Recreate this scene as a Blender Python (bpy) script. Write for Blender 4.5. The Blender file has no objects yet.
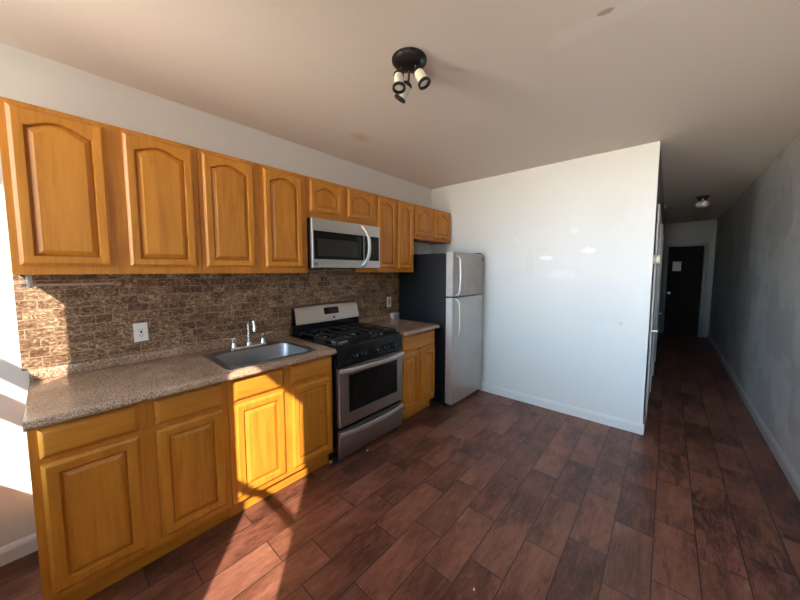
import bpy, bmesh, math, random
from mathutils import Vector, Matrix

S = bpy.context.scene
COL = S.collection
R = math.radians
rng = random.Random(7)

# ------------------------------------------------------------------ camera
# frame: +x along the cabinet wall towards the back wall, the room lies at negative y, z up, metres
cam_d = bpy.data.cameras.new('camera')
cam_d.sensor_width = 36.0
cam_d.lens = 305.8 * 36.0 / 800.0
cam_d.shift_x = -0.003675
cam_d.shift_y = -0.00746
cam_d.clip_start = 0.02
cam = bpy.data.objects.new('camera', cam_d)
COL.objects.link(cam)
yaw, pit = R(40.9345), R(-4.4145)
fwd = Vector((math.cos(pit) * math.cos(yaw), math.cos(pit) * math.sin(yaw), math.sin(pit)))
cam.rotation_euler = fwd.to_track_quat('-Z', 'Y').to_euler()
cam.location = (0.0796, -2.4369, 1.4615)
S.camera = cam

# ------------------------------------------------------------------ daylight
SUN_DIR = Vector((0.65, 0.763, -0.715))
sun_d = bpy.data.lights.new('sun', 'SUN')
sun_d.energy = 14.0
sun_d.color = (1.0, 0.90, 0.76)
sun_d.angle = R(0.6)
sun = bpy.data.objects.new('sun', sun_d)
sun.rotation_euler = SUN_DIR.to_track_quat('-Z', 'Y').to_euler()
sun.location = (-3, -3, 4)
COL.objects.link(sun)

world = bpy.data.worlds.new('daylight')
S.world = world
world.use_nodes = True
nt = world.node_tree
nt.nodes.clear()
wo = nt.nodes.new('ShaderNodeOutputWorld')
bg = nt.nodes.new('ShaderNodeBackground')
bg.inputs['Strength'].default_value = 16.0
tc = nt.nodes.new('ShaderNodeTexCoord')
sx = nt.nodes.new('ShaderNodeSeparateXYZ')
cr = nt.nodes.new('ShaderNodeValToRGB')
mr = nt.nodes.new('ShaderNodeMapRange')
mr.inputs[1].default_value = -1.0
mr.inputs[2].default_value = 1.0
nt.links.new(tc.outputs['Generated'], sx.inputs[0])
nt.links.new(sx.outputs['Z'], mr.inputs[0])
nt.links.new(mr.outputs[0], cr.inputs[0])
e = cr.color_ramp.elements
e[0].position = 0.44
e[0].color = (1.08, 0.96, 0.78, 1)
e[1].position = 0.56
e[1].color = (0.58, 0.83, 1.08, 1)
vd = nt.nodes.new('ShaderNodeVectorMath'); vd.operation = 'DOT_PRODUCT'
nt.links.new(tc.outputs['Generated'], vd.inputs[0])
vd.inputs[1].default_value = (-0.97, 0.22, 0.04)
mm = nt.nodes.new('ShaderNodeMath'); mm.operation = 'MAXIMUM'; mm.inputs[1].default_value = 0.0
nt.links.new(vd.outputs['Value'], mm.inputs[0])
pw = nt.nodes.new('ShaderNodeMath'); pw.operation = 'POWER'; pw.inputs[1].default_value = 10.0
nt.links.new(mm.outputs[0], pw.inputs[0])
ma = nt.nodes.new('ShaderNodeMath'); ma.operation = 'MULTIPLY_ADD'
ma.inputs[1].default_value = 51.0      # added bright sky lobe outside the windows, lifts the back wall
ma.inputs[2].default_value = 6.0      # the rest of the sky and street
nt.links.new(pw.outputs[0], ma.inputs[0])
nt.links.new(ma.outputs[0], bg.inputs['Strength'])
nt.links.new(cr.outputs[0], bg.inputs[0])
nt.links.new(bg.outputs[0], wo.inputs[0])

S.view_settings.view_transform = 'Standard'
S.view_settings.look = 'None'
S.view_settings.gamma = 1.0
S.view_settings.exposure = 0.08
S.view_settings.use_curve_mapping = False
S.cycles.max_bounces = 14
S.cycles.diffuse_bounces = 9
S.cycles.sample_clamp_indirect = 8.0
S.cycles.caustics_reflective = False
S.cycles.caustics_refractive = False

# windows in the wall behind the camera: (y low, y high)
WINS = [(-2.66, -2.115), (-0.857, -0.43)]
WZ0, WZ1 = 0.80, 2.475
for i, (a, b) in enumerate(WINS):
    ld = bpy.data.lights.new('window_portal', 'AREA')
    ld.shape = 'RECTANGLE'
    ld.size = b - a
    ld.size_y = WZ1 - WZ0
    ld.cycles.is_portal = True
    lo = bpy.data.objects.new('window_portal', ld)
    lo.location = (-0.61, (a + b) / 2, (WZ0 + WZ1) / 2)
    lo.rotation_euler = Vector((1, 0, 0)).to_track_quat('-Z', 'Z').to_euler()
    COL.objects.link(lo)

# ------------------------------------------------------------------ material helpers
def mat(name, color=(0.8, 0.8, 0.8), rough=0.5, metal=0.0, spec=0.5):
    m = bpy.data.materials.new(name)
    m.use_nodes = True
    b = m.node_tree.nodes['Principled BSDF']
    b.inputs['Base Color'].default_value = (*color, 1)
    b.inputs['Roughness'].default_value = rough
    b.inputs['Metallic'].default_value = metal
    b.inputs['Specular IOR Level'].default_value = spec
    return m

class N:
    """small node-graph writer"""
    def __init__(s, m):
        s.t = m.node_tree
        s.b = s.t.nodes['Principled BSDF']
    def n(s, kind, **kw):
        x = s.t.nodes.new(kind)
        for k, v in kw.items():
            setattr(x, k, v)
        return x
    def l(s, a, b):
        s.t.links.new(a, b)
    def val(s, sock, v):
        if isinstance(v, bpy.types.NodeSocket):
            s.l(v, sock)
        else:
            sock.default_value = v
    def math(s, op, a, b=0.0, c=None, clamp=False):
        x = s.n('ShaderNodeMath', operation=op, use_clamp=clamp)
        s.val(x.inputs[0], a)
        s.val(x.inputs[1], b)
        if c is not None:
            s.val(x.inputs[2], c)
        return x.outputs[0]
    def mix(s, f, a, b, blend='MIX'):
        x = s.n('ShaderNodeMix', data_type='RGBA', blend_type=blend)
        s.val(x.inputs[0], f)
        s.val(x.inputs[6], a if isinstance(a, bpy.types.NodeSocket) else (*a, 1))
        s.val(x.inputs[7], b if isinstance(b, bpy.types.NodeSocket) else (*b, 1))
        return x.outputs[2]
    def ramp(s, f, stops, interp='LINEAR'):
        x = s.n('ShaderNodeValToRGB')
        x.color_ramp.interpolation = interp
        els = x.color_ramp.elements
        while len(els) < len(stops):
            els.new(0.5)
        for el, (p, c) in zip(els, stops):
            el.position = p
            el.color = (*c, 1) if len(c) == 3 else c
        s.l(f, x.inputs[0])
        return x.outputs[0]
    def obj(s, scale=(1, 1, 1), rand=0.0):
        t = s.n('ShaderNodeTexCoord')
        o = t.outputs['Object']
        if rand:
            oi = s.n('ShaderNodeObjectInfo')
            a = s.n('ShaderNodeVectorMath', operation='MULTIPLY_ADD')
            s.l(oi.outputs['Random'], a.inputs[0])
            a.inputs[1].default_value = (rand, rand, rand)
            s.l(o, a.inputs[2])
            o = a.outputs[0]
        m = s.n('ShaderNodeMapping')
        m.inputs['Scale'].default_value = scale
        s.l(o, m.inputs[0])
        return m.outputs[0]
    def noise(s, vec, scale, detail=4, rough=0.55, dist=0.0, w=None):
        x = s.n('ShaderNodeTexNoise')
        if w is not None:
            x.noise_dimensions = '4D'
            s.val(x.inputs['W'], w)
        s.l(vec, x.inputs['Vector'])
        x.inputs['Scale'].default_value = scale
        x.inputs['Detail'].default_value = detail
        x.inputs['Roughness'].default_value = rough
        x.inputs['Distortion'].default_value = dist
        return x.outputs[0]
    def bump(s, h, strength=0.2, dist=0.002):
        x = s.n('ShaderNodeBump')
        x.inputs['Strength'].default_value = strength
        x.inputs['Distance'].default_value = dist
        s.l(h, x.inputs['Height'])
        s.l(x.outputs[0], s.b.inputs['Normal'])
    def color(s, v):
        s.l(v, s.b.inputs['Base Color'])
    def rough(s, v):
        s.l(v, s.b.inputs['Roughness'])
    def blob(s, pos, centre, radii, soft=0.35, warp=0.0, wscale=20):
        """soft-edged ellipsoid mask around a point of the surface"""
        v = s.n('ShaderNodeVectorMath', operation='SUBTRACT')
        s.l(pos, v.inputs[0])
        v.inputs[1].default_value = centre
        d = s.n('ShaderNodeVectorMath', operation='DIVIDE')
        s.l(v.outputs[0], d.inputs[0])
        d.inputs[1].default_value = radii
        ln = s.n('ShaderNodeVectorMath', operation='LENGTH')
        s.l(d.outputs[0], ln.inputs[0])
        val = ln.outputs['Value']
        if warp:
            val = s.math('ADD', val, s.math('MULTIPLY', s.math('SUBTRACT', s.noise(pos, wscale, 3), 0.5), warp))
        m = s.n('ShaderNodeMapRange')
        s.l(val, m.inputs[0])
        m.inputs[1].default_value = 1.0
        m.inputs[2].default_value = 1.0 - soft
        m.inputs[3].default_value = 0.0
        m.inputs[4].default_value = 1.0
        return m.outputs[0]

# ------------------------------------------------------------------ materials
def make_wall(name, base, patches=(), streak=0.0, streak_col=(0.5, 0.5, 0.5)):
    m = mat(name, base, 0.42)
    g = N(m)
    p = g.obj()
    n = g.noise(p, 3.0, 4)
    c = g.mix(g.math('MULTIPLY', n, 0.12), base, tuple(x * 0.9 for x in base))
    if streak:
        q = g.obj((0.38, 0.38, 0.30))
        n1 = g.noise(q, 4.0, 2, 0.5)
        n2 = g.noise(g.obj((0.5, 0.5, 0.75)), 3.2, 3, 0.5)
        f1 = g.ramp(n1, [(0.50, (0, 0, 0)), (0.535, (1, 1, 1))])
        f2 = g.ramp(n2, [(0.52, (0, 0, 0)), (0.56, (1, 1, 1))])
        c = g.mix(g.math('MULTIPLY', f1, streak), c, streak_col)
        c = g.mix(g.math('MULTIPLY', f2, streak * 0.6), c, tuple(x * 1.12 for x in streak_col))
    for centre, radii, col, amt, warp in patches:
        f = g.blob(p, centre, radii, 0.3, warp)
        c = g.mix(g.math('MULTIPLY', f, amt), c, col)
    g.color(c)
    g.bump(g.noise(p, 60, 3), 0.08, 0.002)
    return m

M = {}
M['wall'] = make_wall('wall_paint', (0.76, 0.765, 0.74))
XB = 3.465
M['wall_back'] = make_wall('wall_paint_patched', (0.76, 0.765, 0.74), [
    ((XB, -1.466, 1.592), (0.05, 0.075, 0.028), (0.95, 0.96, 0.95), 0.8, 1.3),
    ((XB, -1.85, 1.652), (0.05, 0.075, 0.032), (0.95, 0.95, 0.93), 0.7, 1.3),
    ((XB, -1.16, 1.80), (0.05, 0.03, 0.03), (0.92, 0.92, 0.86), 0.3, 1.4),
    ((XB, -1.72, 1.85), (0.05, 0.04, 0.05), (0.92, 0.92, 0.86), 0.3, 1.4),
    ((XB, -2.02, 2.0), (0.05, 0.16, 0.2), (0.66, 0.63, 0.57), 0.13, 1.6),
    ((XB, -1.30, 1.55), (0.05, 0.05, 0.18), (0.64, 0.62, 0.57), 0.22, 0.9),
    ((XB, -1.95, 1.15), (0.05, 0.3, 0.25), (0.66, 0.68, 0.74), 0.25, 0.8),
    ((XB, -2.13, 0.98), (0.05, 0.02, 0.02), (0.5, 0.45, 0.45), 0.3, 1.4),
    ((XB, -1.0, 1.6), (0.05, 0.5, 0.12), (0.80, 0.80, 0.78), 0.3, 0.9),
    ((XB, -1.42, 1.68), (0.05, 0.10, 0.03), (0.62, 0.61, 0.56), 0.18, 0.9),
    ((XB, -1.62, 1.42), (0.05, 0.16, 0.05), (0.86, 0.87, 0.88), 0.4, 0.9),
])
M['wall_right'] = make_wall('wall_paint_shade_grey', (0.46, 0.46, 0.455), streak=0.5, streak_col=(0.66, 0.66, 0.65))  # base greyed for the weaker light on this wall; streaks are drywall mud
M['wall_hall'] = make_wall('hall_paint_shade_dark', (0.15, 0.152, 0.145))  # the hall's dimness is put into this wall colour
# ceiling
PEEL = [(1.700, -2.00, 0.060, 0.075), (1.705, -2.10, 0.060, 0.10), (1.700, -2.23, 0.050, 0.10), (1.690, -2.36, 0.045, 0.12)]
PEELMARK = (1.658, -2.182, 2.534)
m = mat('ceiling_paint', (0.66, 0.60, 0.56), 0.6)
g = N(m)
p = g.obj()
n = g.noise(p, 1.5, 4)
c = g.mix(g.math('MULTIPLY', n, 0.2), (0.82, 0.745, 0.68), (0.75, 0.675, 0.61))
c = g.mix(g.math('MULTIPLY', g.blob(p, (1.79, -0.50, 2.534), (0.13, 0.09, 0.05), 0.9, 0.4, 6), 0.55), c, (0.56, 0.40, 0.13))
f = None
for cx_, cy_, rx_, ry_ in PEEL:
    q_ = g.blob(p, (cx_, cy_, 2.534), (rx_, ry_, 0.05), 0.15, 0.9, 9)
    f = q_ if f is None else g.math('MAXIMUM', f, q_)
c = g.mix(g.math('MULTIPLY', f, 0.5), c, (0.88, 0.82, 0.76))
f2 = g.blob(p, PEELMARK, (0.02, 0.035, 0.05), 0.3, 1.2, 60)
c = g.mix(g.math('MULTIPLY', f2, 0.7), c, (0.3, 0.24, 0.2))
g.color(c)
h = g.math('ADD', g.math('MULTIPLY', g.noise(p, 45, 3), 0.5), g.math('MULTIPLY', f, 0.8))
g.bump(h, 0.12, 0.004)
M['ceiling'] = m
# floor: wood-look plank tiles
m = mat('wood_plank_tile', (0.15, 0.05, 0.03), 0.4)
g = N(m)
t = g.n('ShaderNodeTexCoord')
mp = g.n('ShaderNodeMapping')
# rows run along x; row lines at y = -0.867 - 0.1755 k, butt joints near x = 0.765 + 0.467 k
mp.inputs['Location'].default_value = (-0.765 + 0.467 * 10, 0.867 + 0.1755 * 40, 0)
g.l(t.outputs['Object'], mp.inputs[0])
br = g.n('ShaderNodeTexBrick', offset=0.64, offset_frequency=2, squash=1.0)
g.l(mp.outputs[0], br.inputs['Vector'])
br.inputs['Color1'].default_value = (0, 0, 0, 1)
br.inputs['Color2'].default_value = (1, 1, 1, 1)
br.inputs['Mortar'].default_value = (0.5, 0.5, 0.5, 1)
br.inputs['Scale'].default_value = 1.0
br.inputs['Mortar Size'].default_value = 0.0028
br.inputs['Mortar Smooth'].default_value = 0.1
br.inputs['Brick Width'].default_value = 0.467
br.inputs['Row Height'].default_value = 0.1755
rnd = g.n('ShaderNodeSeparateColor')
g.l(br.outputs['Color'], rnd.inputs[0])
rv = rnd.outputs[0]
w = g.math('MULTIPLY', rv, 40.0)
vs = g.obj((1.5, 5.5, 1.0))
grain = g.noise(vs, 3.2, 8, 0.66, 1.6, w=w)
fine = g.noise(g.obj((5.0, 42.0, 1.0)), 3.0, 5, 0.65, 1.2, w=w)
big = g.noise(g.obj((1.0, 2.2, 1.0)), 2.2, 3, 0.5, 0.5, w=w)
lin = g.math('ADD', g.math('MULTIPLY', grain, 0.62), g.math('MULTIPLY', fine, 0.38))
dark_amt = g.math('MULTIPLY_ADD', rv, 0.15, 0.395)
lin2 = g.math('ADD', g.math('SUBTRACT', lin, dark_amt), g.math('MULTIPLY', g.math('SUBTRACT', big, 0.5), 0.55))
c = g.ramp(g.math('ADD', lin2, 0.45), [(0.27, (0.040, 0.015, 0.012)), (0.39, (0.115, 0.042, 0.028)),
                                        (0.47, (0.185, 0.072, 0.046)), (0.56, (0.225, 0.092, 0.060)), (0.72, (0.33, 0.15, 0.10))])
tint = g.ramp(g.math('FRACT', g.math('MULTIPLY', rv, 7.31)), [(0.0, (0.82, 0.80, 0.80)), (0.5, (1.0, 0.98, 0.95)), (1.0, (1.14, 1.12, 1.12))])
c = g.mix(1.0, c, tint, 'MULTIPLY')
vein = g.noise(g.obj((1.2, 14.0, 1.0)), 3.0, 5, 0.6, 2.5, w=w)
vm = g.ramp(g.math('ABSOLUTE', g.math('SUBTRACT', vein, 0.5)), [(0.0, (1, 1, 1)), (0.035, (0, 0, 0))])
vm = g.math('MULTIPLY', vm, g.ramp(big, [(0.40, (0.75, 0.75, 0.75)), (0.58, (0.1, 0.1, 0.1))]))
c = g.mix(vm, c, (0.040, 0.015, 0.012))
c = g.mix(br.outputs['Fac'], c, (0.030, 0.018, 0.015))
g.color(c)
g.rough(g.math('MULTIPLY_ADD', grain, 0.25, 0.26))
hh = g.math('SUBTRACT', g.math('MULTIPLY', lin, 0.35), g.math('MULTIPLY', br.outputs['Fac'], 1.0))
g.bump(hh, 0.35, 0.003)
M['floor'] = m
# honey wood
def make_wood(name, horiz=False, base=1.0):
    m = mat(name, (0.5, 0.2, 0.05), 0.38)
    g = N(m)
    sc = (0.9, 9.0, 9.0) if horiz else (9.0, 9.0, 0.9)
    v = g.obj(sc, 9.0)
    n1 = g.noise(v, 2.2, 6, 0.6, 1.2)
    sf = (3.0, 70.0, 70.0) if horiz else (70.0, 70.0, 3.0)
    n2 = g.noise(g.obj(sf, 5.0), 2.0, 3, 0.6, 0.3)
    f = g.math('ADD', g.math('MULTIPLY', n1, 0.7), g.math('MULTIPLY', n2, 0.3))
    c = g.ramp(f, [(0.28, (0.40 * base, 0.140 * base, 0.013 * base)), (0.48, (0.55 * base, 0.208 * base, 0.020 * base)),
                   (0.70, (0.64 * base, 0.265 * base, 0.032 * base))])
    # glued-up staves
    t = g.n('ShaderNodeTexCoord')
    s = g.n('ShaderNodeSeparateXYZ')
    g.l(t.outputs['Object'], s.inputs[0])
    st = g.math('FLOOR', g.math('MULTIPLY', s.outputs['Z' if horiz else 'X'], 13.0))
    wn = g.n('ShaderNodeTexWhiteNoise', noise_dimensions='1D')
    oi = g.n('ShaderNodeObjectInfo')
    g.l(g.math('ADD', st, g.math('MULTIPLY', oi.outputs['Random'], 57.0)), wn.inputs['W'])
    tint = g.ramp(wn.outputs[0], [(0.0, (0.90, 0.88, 0.84)), (1.0, (1.07, 1.07, 1.07))])
    c = g.mix(1.0, c, tint, 'MULTIPLY')
    kn = g.noise(g.obj((6, 6, 3), 7.0), 3.0, 2)
    c = g.mix(g.ramp(kn, [(0.73, (0, 0, 0)), (0.78, (0.6, 0.6, 0.6))]), c, (0.22, 0.075, 0.018))
    g.color(c)
    g.rough(g.math('MULTIPLY_ADD', n2, 0.15, 0.30))
    g.bump(f, 0.06, 0.002)
    return m
M['wood'] = make_wood('honey_wood')
M['wood_h'] = make_wood('honey_wood_horizontal', True)
M['wood_in'] = mat('cabinet_underside', (0.42, 0.20, 0.07), 0.55)
# mosaic stone backsplash (object coords: x along wall, z up)
m = mat('mosaic_stone', (0.2, 0.12, 0.07), 0.45)
g = N(m)
t = g.n('ShaderNodeTexCoord')
s3 = g.n('ShaderNodeSeparateXYZ')
g.l(t.outputs['Object'], s3.inputs[0])
cb = g.n('ShaderNodeCombineXYZ')
g.l(g.math('ADD', s3.outputs['X'], 1.0), cb.inputs[0])
g.l(g.math('ADD', s3.outputs['Z'], 0.012), cb.inputs[1])
br = g.n('ShaderNodeTexBrick', offset=0.5, offset_frequency=2, squash=0.72, squash_frequency=3)
g.l(cb.outputs[0], br.inputs['Vector'])
br.inputs['Color1'].default_value = (0, 0, 0, 1)
br.inputs['Color2'].default_value = (1, 1, 1, 1)
br.inputs['Mortar'].default_value = (0.5, 0.5, 0.5, 1)
br.inputs['Scale'].default_value = 1.0
br.inputs['Mortar Size'].default_value = 0.0022
br.inputs['Mortar Smooth'].default_value = 0.2
br.inputs['Brick Width'].default_value = 0.098
br.inputs['Row Height'].default_value = 0.049
rnd = g.n('ShaderNodeSeparateColor')
g.l(br.outputs['Color'], rnd.inputs[0])
w = g.math('MULTIPLY', rnd.outputs[0], 60.0)
v = g.obj((1, 1, 1.6))
n1 = g.noise(v, 22, 5, 0.62, 2.6, w=w)
n2 = g.noise(v, 45, 3, 0.6, 1.0, w=w)
f = g.math('ADD', g.math('MULTIPLY', n1, 0.75), g.math('MULTIPLY', n2, 0.25))
f = g.math('ADD', f, g.math('MULTIPLY', g.math('SUBTRACT', rnd.outputs[0], 0.5), 0.10))
c = g.ramp(f, [(0.36, (0.045, 0.019, 0.009)), (0.45, (0.125, 0.063, 0.032)), (0.52, (0.20, 0.115, 0.062)),
               (0.58, (0.36, 0.24, 0.14)), (0.68, (0.62, 0.47, 0.31))])
c = g.mix(g.math('MULTIPLY', br.outputs['Fac'], g.ramp(g.noise(v, 12, 2), [(0.42, (0.15, 0.15, 0.15)), (0.58, (1, 1, 1))])), c, (0.40, 0.28, 0.18))
g.color(c)
g.bump(g.math('SUBTRACT', g.math('MULTIPLY', n1, 0.4), br.outputs['Fac']), 0.3, 0.002)
M['mosaic'] = m
# speckled laminate counter
m = mat('speckled_laminate', (0.25, 0.17, 0.12), 0.3)
g = N(m)
v = g.obj()
n1 = g.noise(v, 190, 3, 0.7)
n2 = g.noise(v, 9, 3)
f = g.math('ADD', g.math('MULTIPLY', n1, 0.85), g.math('MULTIPLY', n2, 0.15))
c = g.ramp(f, [(0.37, (0.10, 0.055, 0.035)), (0.46, (0.27, 0.165, 0.105)), (0.54, (0.42, 0.285, 0.195)), (0.66, (0.66, 0.50, 0.37))])
g.color(c)
g.b.inputs['Roughness'].default_value = 0.16
M['laminate'] = m
# metals and plastics
def make_steel(name, col, rough, scale=(2, 2, 160), dirt=0.0):
    m = mat(name, col, rough, 1.0)
    g = N(m)
    n = g.noise(g.obj(scale), 3.0, 3)
    d = g.noise(g.obj(), 5.0, 5, 0.6, 0.5)
    c = g.mix(g.math('MULTIPLY', d, 0.35 + dirt), col, tuple(x * 0.72 for x in col))
    g.color(c)
    g.rough(g.math('ADD', g.math('MULTIPLY_ADD', n, 0.12, rough - 0.06), g.math('MULTIPLY', d, dirt * 0.3)))
    g.bump(n, 0.05, 0.001)
    return m
M['steel'] = make_steel('brushed_steel', (0.62, 0.60, 0.58), 0.36, (160, 2, 2))
M['steel_h'] = make_steel('brushed_steel_horizontal', (0.66, 0.645, 0.63), 0.36)
M['steel_dark'] = make_steel('oven_steel', (0.44, 0.415, 0.40), 0.34)
M['steel_fr'] = make_steel('smudged_steel', (0.80, 0.79, 0.77), 0.44, (160, 2, 2), 0.3)
M['steel_fz'] = make_steel('smudged_steel_freezer', (0.60, 0.57, 0.54), 0.44, (160, 2, 2), 0.7)
M['sink'] = make_steel('sink_steel', (0.36, 0.37, 0.38), 0.33)
M['chrome'] = mat('chrome', (0.80, 0.81, 0.82), 0.18, 1.0)
M['handle'] = mat('bright_steel', (0.80, 0.79, 0.77), 0.38, 1.0)
M['black'] = mat('black_enamel', (0.008, 0.008, 0.009), 0.25, spec=0.25)
M['black_matte'] = mat('black_matte', (0.018, 0.018, 0.018), 0.55)
M['iron'] = mat('cast_iron', (0.012, 0.012, 0.013), 0.5, spec=0.3)
M['glass_dark'] = mat('dark_oven_glass', (0.007, 0.0065, 0.006), 0.12, spec=0.22)
M['screen'] = mat('mesh_window', (0.026, 0.024, 0.023), 0.30, spec=0.25)
M['oven_inner'] = mat('oven_inner_glass', (0.012, 0.010, 0.009), 0.12, spec=0.25)
M['charcoal'] = mat('charcoal_cabinet_paint', (0.011, 0.012, 0.0135), 0.5, spec=0.15)
M['rubber'] = mat('gasket', (0.03, 0.03, 0.03), 0.7)
M['plastic'] = mat('white_plastic', (0.82, 0.82, 0.79), 0.35)
M['plastic_grey'] = mat('grey_plastic', (0.36, 0.37, 0.37), 0.45)
M['brown_hole'] = mat('dark_brown_stain', (0.07, 0.028, 0.02), 0.6)
M['cream'] = mat('cream_plastic', (0.85, 0.80, 0.66), 0.5)
M['shade'] = mat('cream_glass', (0.80, 0.76, 0.62), 0.25)
M['bulb'] = mat('frosted_bulb', (0.85, 0.85, 0.82), 0.2)
M['bronze'] = mat('dark_bronze', (0.012, 0.010, 0.009), 0.35)
M['trim'] = mat('white_gloss_trim', (0.76, 0.77, 0.76), 0.35)
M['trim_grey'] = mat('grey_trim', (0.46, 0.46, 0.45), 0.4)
M['door_dark'] = mat('dark_brown_door', (0.010, 0.006, 0.005), 0.6, spec=0.1)
M['door_white'] = mat('white_door_paint', (0.62, 0.63, 0.62), 0.4)
M['paper'] = mat('paper', (0.62, 0.60, 0.55), 0.7)
M['pale_wood'] = mat('chalky_white', (0.72, 0.74, 0.72), 0.6)
m = mat('window_glass', (1, 1, 1), 0.0)
g = N(m)
tr = g.n('ShaderNodeBsdfTransparent')
gl = g.n('ShaderNodeBsdfGlossy')
gl.inputs['Roughness'].default_value = 0.02
mx = g.n('ShaderNodeMixShader')
mx.inputs[0].default_value = 0.04
g.l(tr.outputs[0], mx.inputs[1])
g.l(gl.outputs[0], mx.inputs[2])
g.l(mx.outputs[0], g.t.nodes['Material Output'].inputs[0])
M['pane'] = m

# ------------------------------------------------------------------ mesh helpers
def BM():
    return bmesh.new()

def box(bm, x0, x1, y0, y1, z0, z1, bev=0.0, seg=2):
    r = bmesh.ops.create_cube(bm, size=1.0)
    vs = r['verts']
    for v in vs:
        v.co = Vector(((x0 + x1) / 2 + v.co.x * (x1 - x0), (y0 + y1) / 2 + v.co.y * (y1 - y0), (z0 + z1) / 2 + v.co.z * (z1 - z0)))
    if bev > 0:
        es = set()
        for v in vs:
            es.update(v.link_edges)
        bmesh.ops.bevel(bm, geom=list(es), offset=bev, segments=seg, profile=0.5, affect='EDGES')
    return vs

def basis(d):
    d = Vector(d).normalized()
    a = Vector((0, 0, 1)) if abs(d.z) < 0.9 else Vector((1, 0, 0))
    u = d.cross(a).normalized()
    return d, u, d.cross(u).normalized()

def lathe(bm, prof, origin=(0, 0, 0), axis=(0, 0, 1), seg=28):
    """prof: list of (radius, distance along the axis); end radii of 0 close"""
    o = Vector(origin)
    d, u, w = basis(axis)
    rings = []
    for r, h in prof:
        if r <= 1e-6:
            rings.append([bm.verts.new(o + d * h)])
        else:
            rings.append([bm.verts.new(o + d * h + (u * math.cos(2 * math.pi * k / seg) + w * math.sin(2 * math.pi * k / seg)) * r) for k in range(seg)])
    for a, b in zip(rings, rings[1:]):
        for k in range(seg):
            k2 = (k + 1) % seg
            if len(a) == 1 and len(b) == 1:
                continue
            if len(a) == 1:
                bm.faces.new((a[0], b[k2], b[k]))
            elif len(b) == 1:
                bm.faces.new((a[k], a[k2], b[0]))
            else:
                bm.faces.new((a[k], a[k2], b[k2], b[k]))

def cyl(bm, a, b, r, seg=20, bev=0.0):
    a, b = Vector(a), Vector(b)
    L = (b - a).length
    e_ = min(bev, r * 0.6, L * 0.4)
    if e_ > 0:
        pr = [(0, 0), (r - e_, 0), (r, e_), (r, L - e_), (r - e_, L), (0, L)]
    else:
        pr = [(0, 0), (r, 0), (r, L), (0, L)]
    lathe(bm, pr, a, b - a, seg)

def tube(bm, pts, rad, seg=12, sect=None, up=(0, 0, 1)):
    """sweep a circle (or the 2-D section sect) along pts"""
    pts = [Vector(p) for p in pts]
    n = len(pts)
    rings = []
    up = Vector(up)
    for i, p in enumerate(pts):
        d = (pts[min(i + 1, n - 1)] - pts[max(i - 1, 0)]).normalized()
        u = d.cross(up)
        if u.length < 1e-4:
            u = d.cross(Vector((1, 0, 0)))
        u.normalize()
        w = u.cross(d).normalized()
        if sect:
            rings.append([bm.verts.new(p + u * s_[0] + w * s_[1]) for s_ in sect])
        else:
            rr = rad[i] if isinstance(rad, (list, tuple)) else rad
            rings.append([bm.verts.new(p + (u * math.cos(2 * math.pi * k / seg) + w * math.sin(2 * math.pi * k / seg)) * rr) for k in range(seg)])
    m_ = len(rings[0])
    for a, b in zip(rings, rings[1:]):
        for k in range(m_):
            bm.faces.new((a[k], a[(k + 1) % m_], b[(k + 1) % m_], b[k]))
    bm.faces.new(list(reversed(rings[0])))
    bm.faces.new(rings[-1])

def rsect(a, b, e_=0.3):
    """rounded rectangle section, half sizes a, b"""
    r = min(a, b) * e_ * 2
    out = []
    for cx, cy, t0 in ((a - r, b - r, 0), (-a + r, b - r, 90), (-a + r, -b + r, 180), (a - r, -b + r, 270)):
        for k in range(4):
            t = R(t0 + 30 * k)
            out.append((cx + r * math.cos(t), cy + r * math.sin(t)))
    return out

def prism(bm, prof, axis, a, b):
    """extrude the closed 2-D profile along axis 'x' (profile = y,z), 'y' (x,z) or 'z' (x,y)"""
    def P(u, v, t):
        return {'x': (t, u, v), 'y': (u, t, v), 'z': (u, v, t)}[axis]
    A = [bm.verts.new(P(u, v, a)) for u, v in prof]
    B = [bm.verts.new(P(u, v, b)) for u, v in prof]
    n = len(prof)
    for k in range(n):
        bm.faces.new((A[k], A[(k + 1) % n], B[(k + 1) % n], B[k]))
    bm.faces.new(list(reversed(A)))
    bm.faces.new(B)

def loft(bm, loops, cap0=True, cap1=True):
    L = [[bm.verts.new(p) for p in lp] for lp in loops]
    n = len(L[0])
    for a, b in zip(L, L[1:]):
        for k in range(n):
            bm.faces.new((a[k], a[(k + 1) % n], b[(k + 1) % n], b[k]))
    if cap0:
        bm.faces.new(list(reversed(L[0])))
    if cap1:
        bm.faces.new(L[-1])

def rrect(x0, x1, y0, y1, r, z, k=5):
    pts = []
    for cx, cy, t0 in ((x1 - r, y1 - r, 0), (x0 + r, y1 - r, 90), (x0 + r, y0 + r, 180), (x1 - r, y0 + r, 270)):
        for i in range(k + 1):
            t = R(t0 + 90 * i / k)
            pts.append((cx + r * math.cos(t), cy + r * math.sin(t), z))
    return pts

def obj(name, bm, material, parent=None, angle=32, loc=None):
    bmesh.ops.recalc_face_normals(bm, faces=bm.faces[:])
    for f in bm.faces:
        f.smooth = True
    for e_ in bm.edges:
        if len(e_.link_faces) == 2 and e_.calc_face_angle(0) > R(angle):
            e_.smooth = False
    me = bpy.data.meshes.new(name)
    bm.to_mesh(me)
    bm.free()
    me.materials.append(material)
    o = bpy.data.objects.new(name, me)
    COL.objects.link(o)
    if parent:
        o.parent = parent
    if loc:
        o.location = loc
    return o

def tag(o, label, cat, group=None):
    o['label'] = label
    o['category'] = cat
    if group:
        o['group'] = group
    return o

def thing(name, label, cat, loc=(0, 0, 0), group=None):
    o = bpy.data.objects.new(name, None)
    o.empty_display_size = 0.1
    COL.objects.link(o)
    o.location = loc
    return tag(o, label, cat, group)

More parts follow.
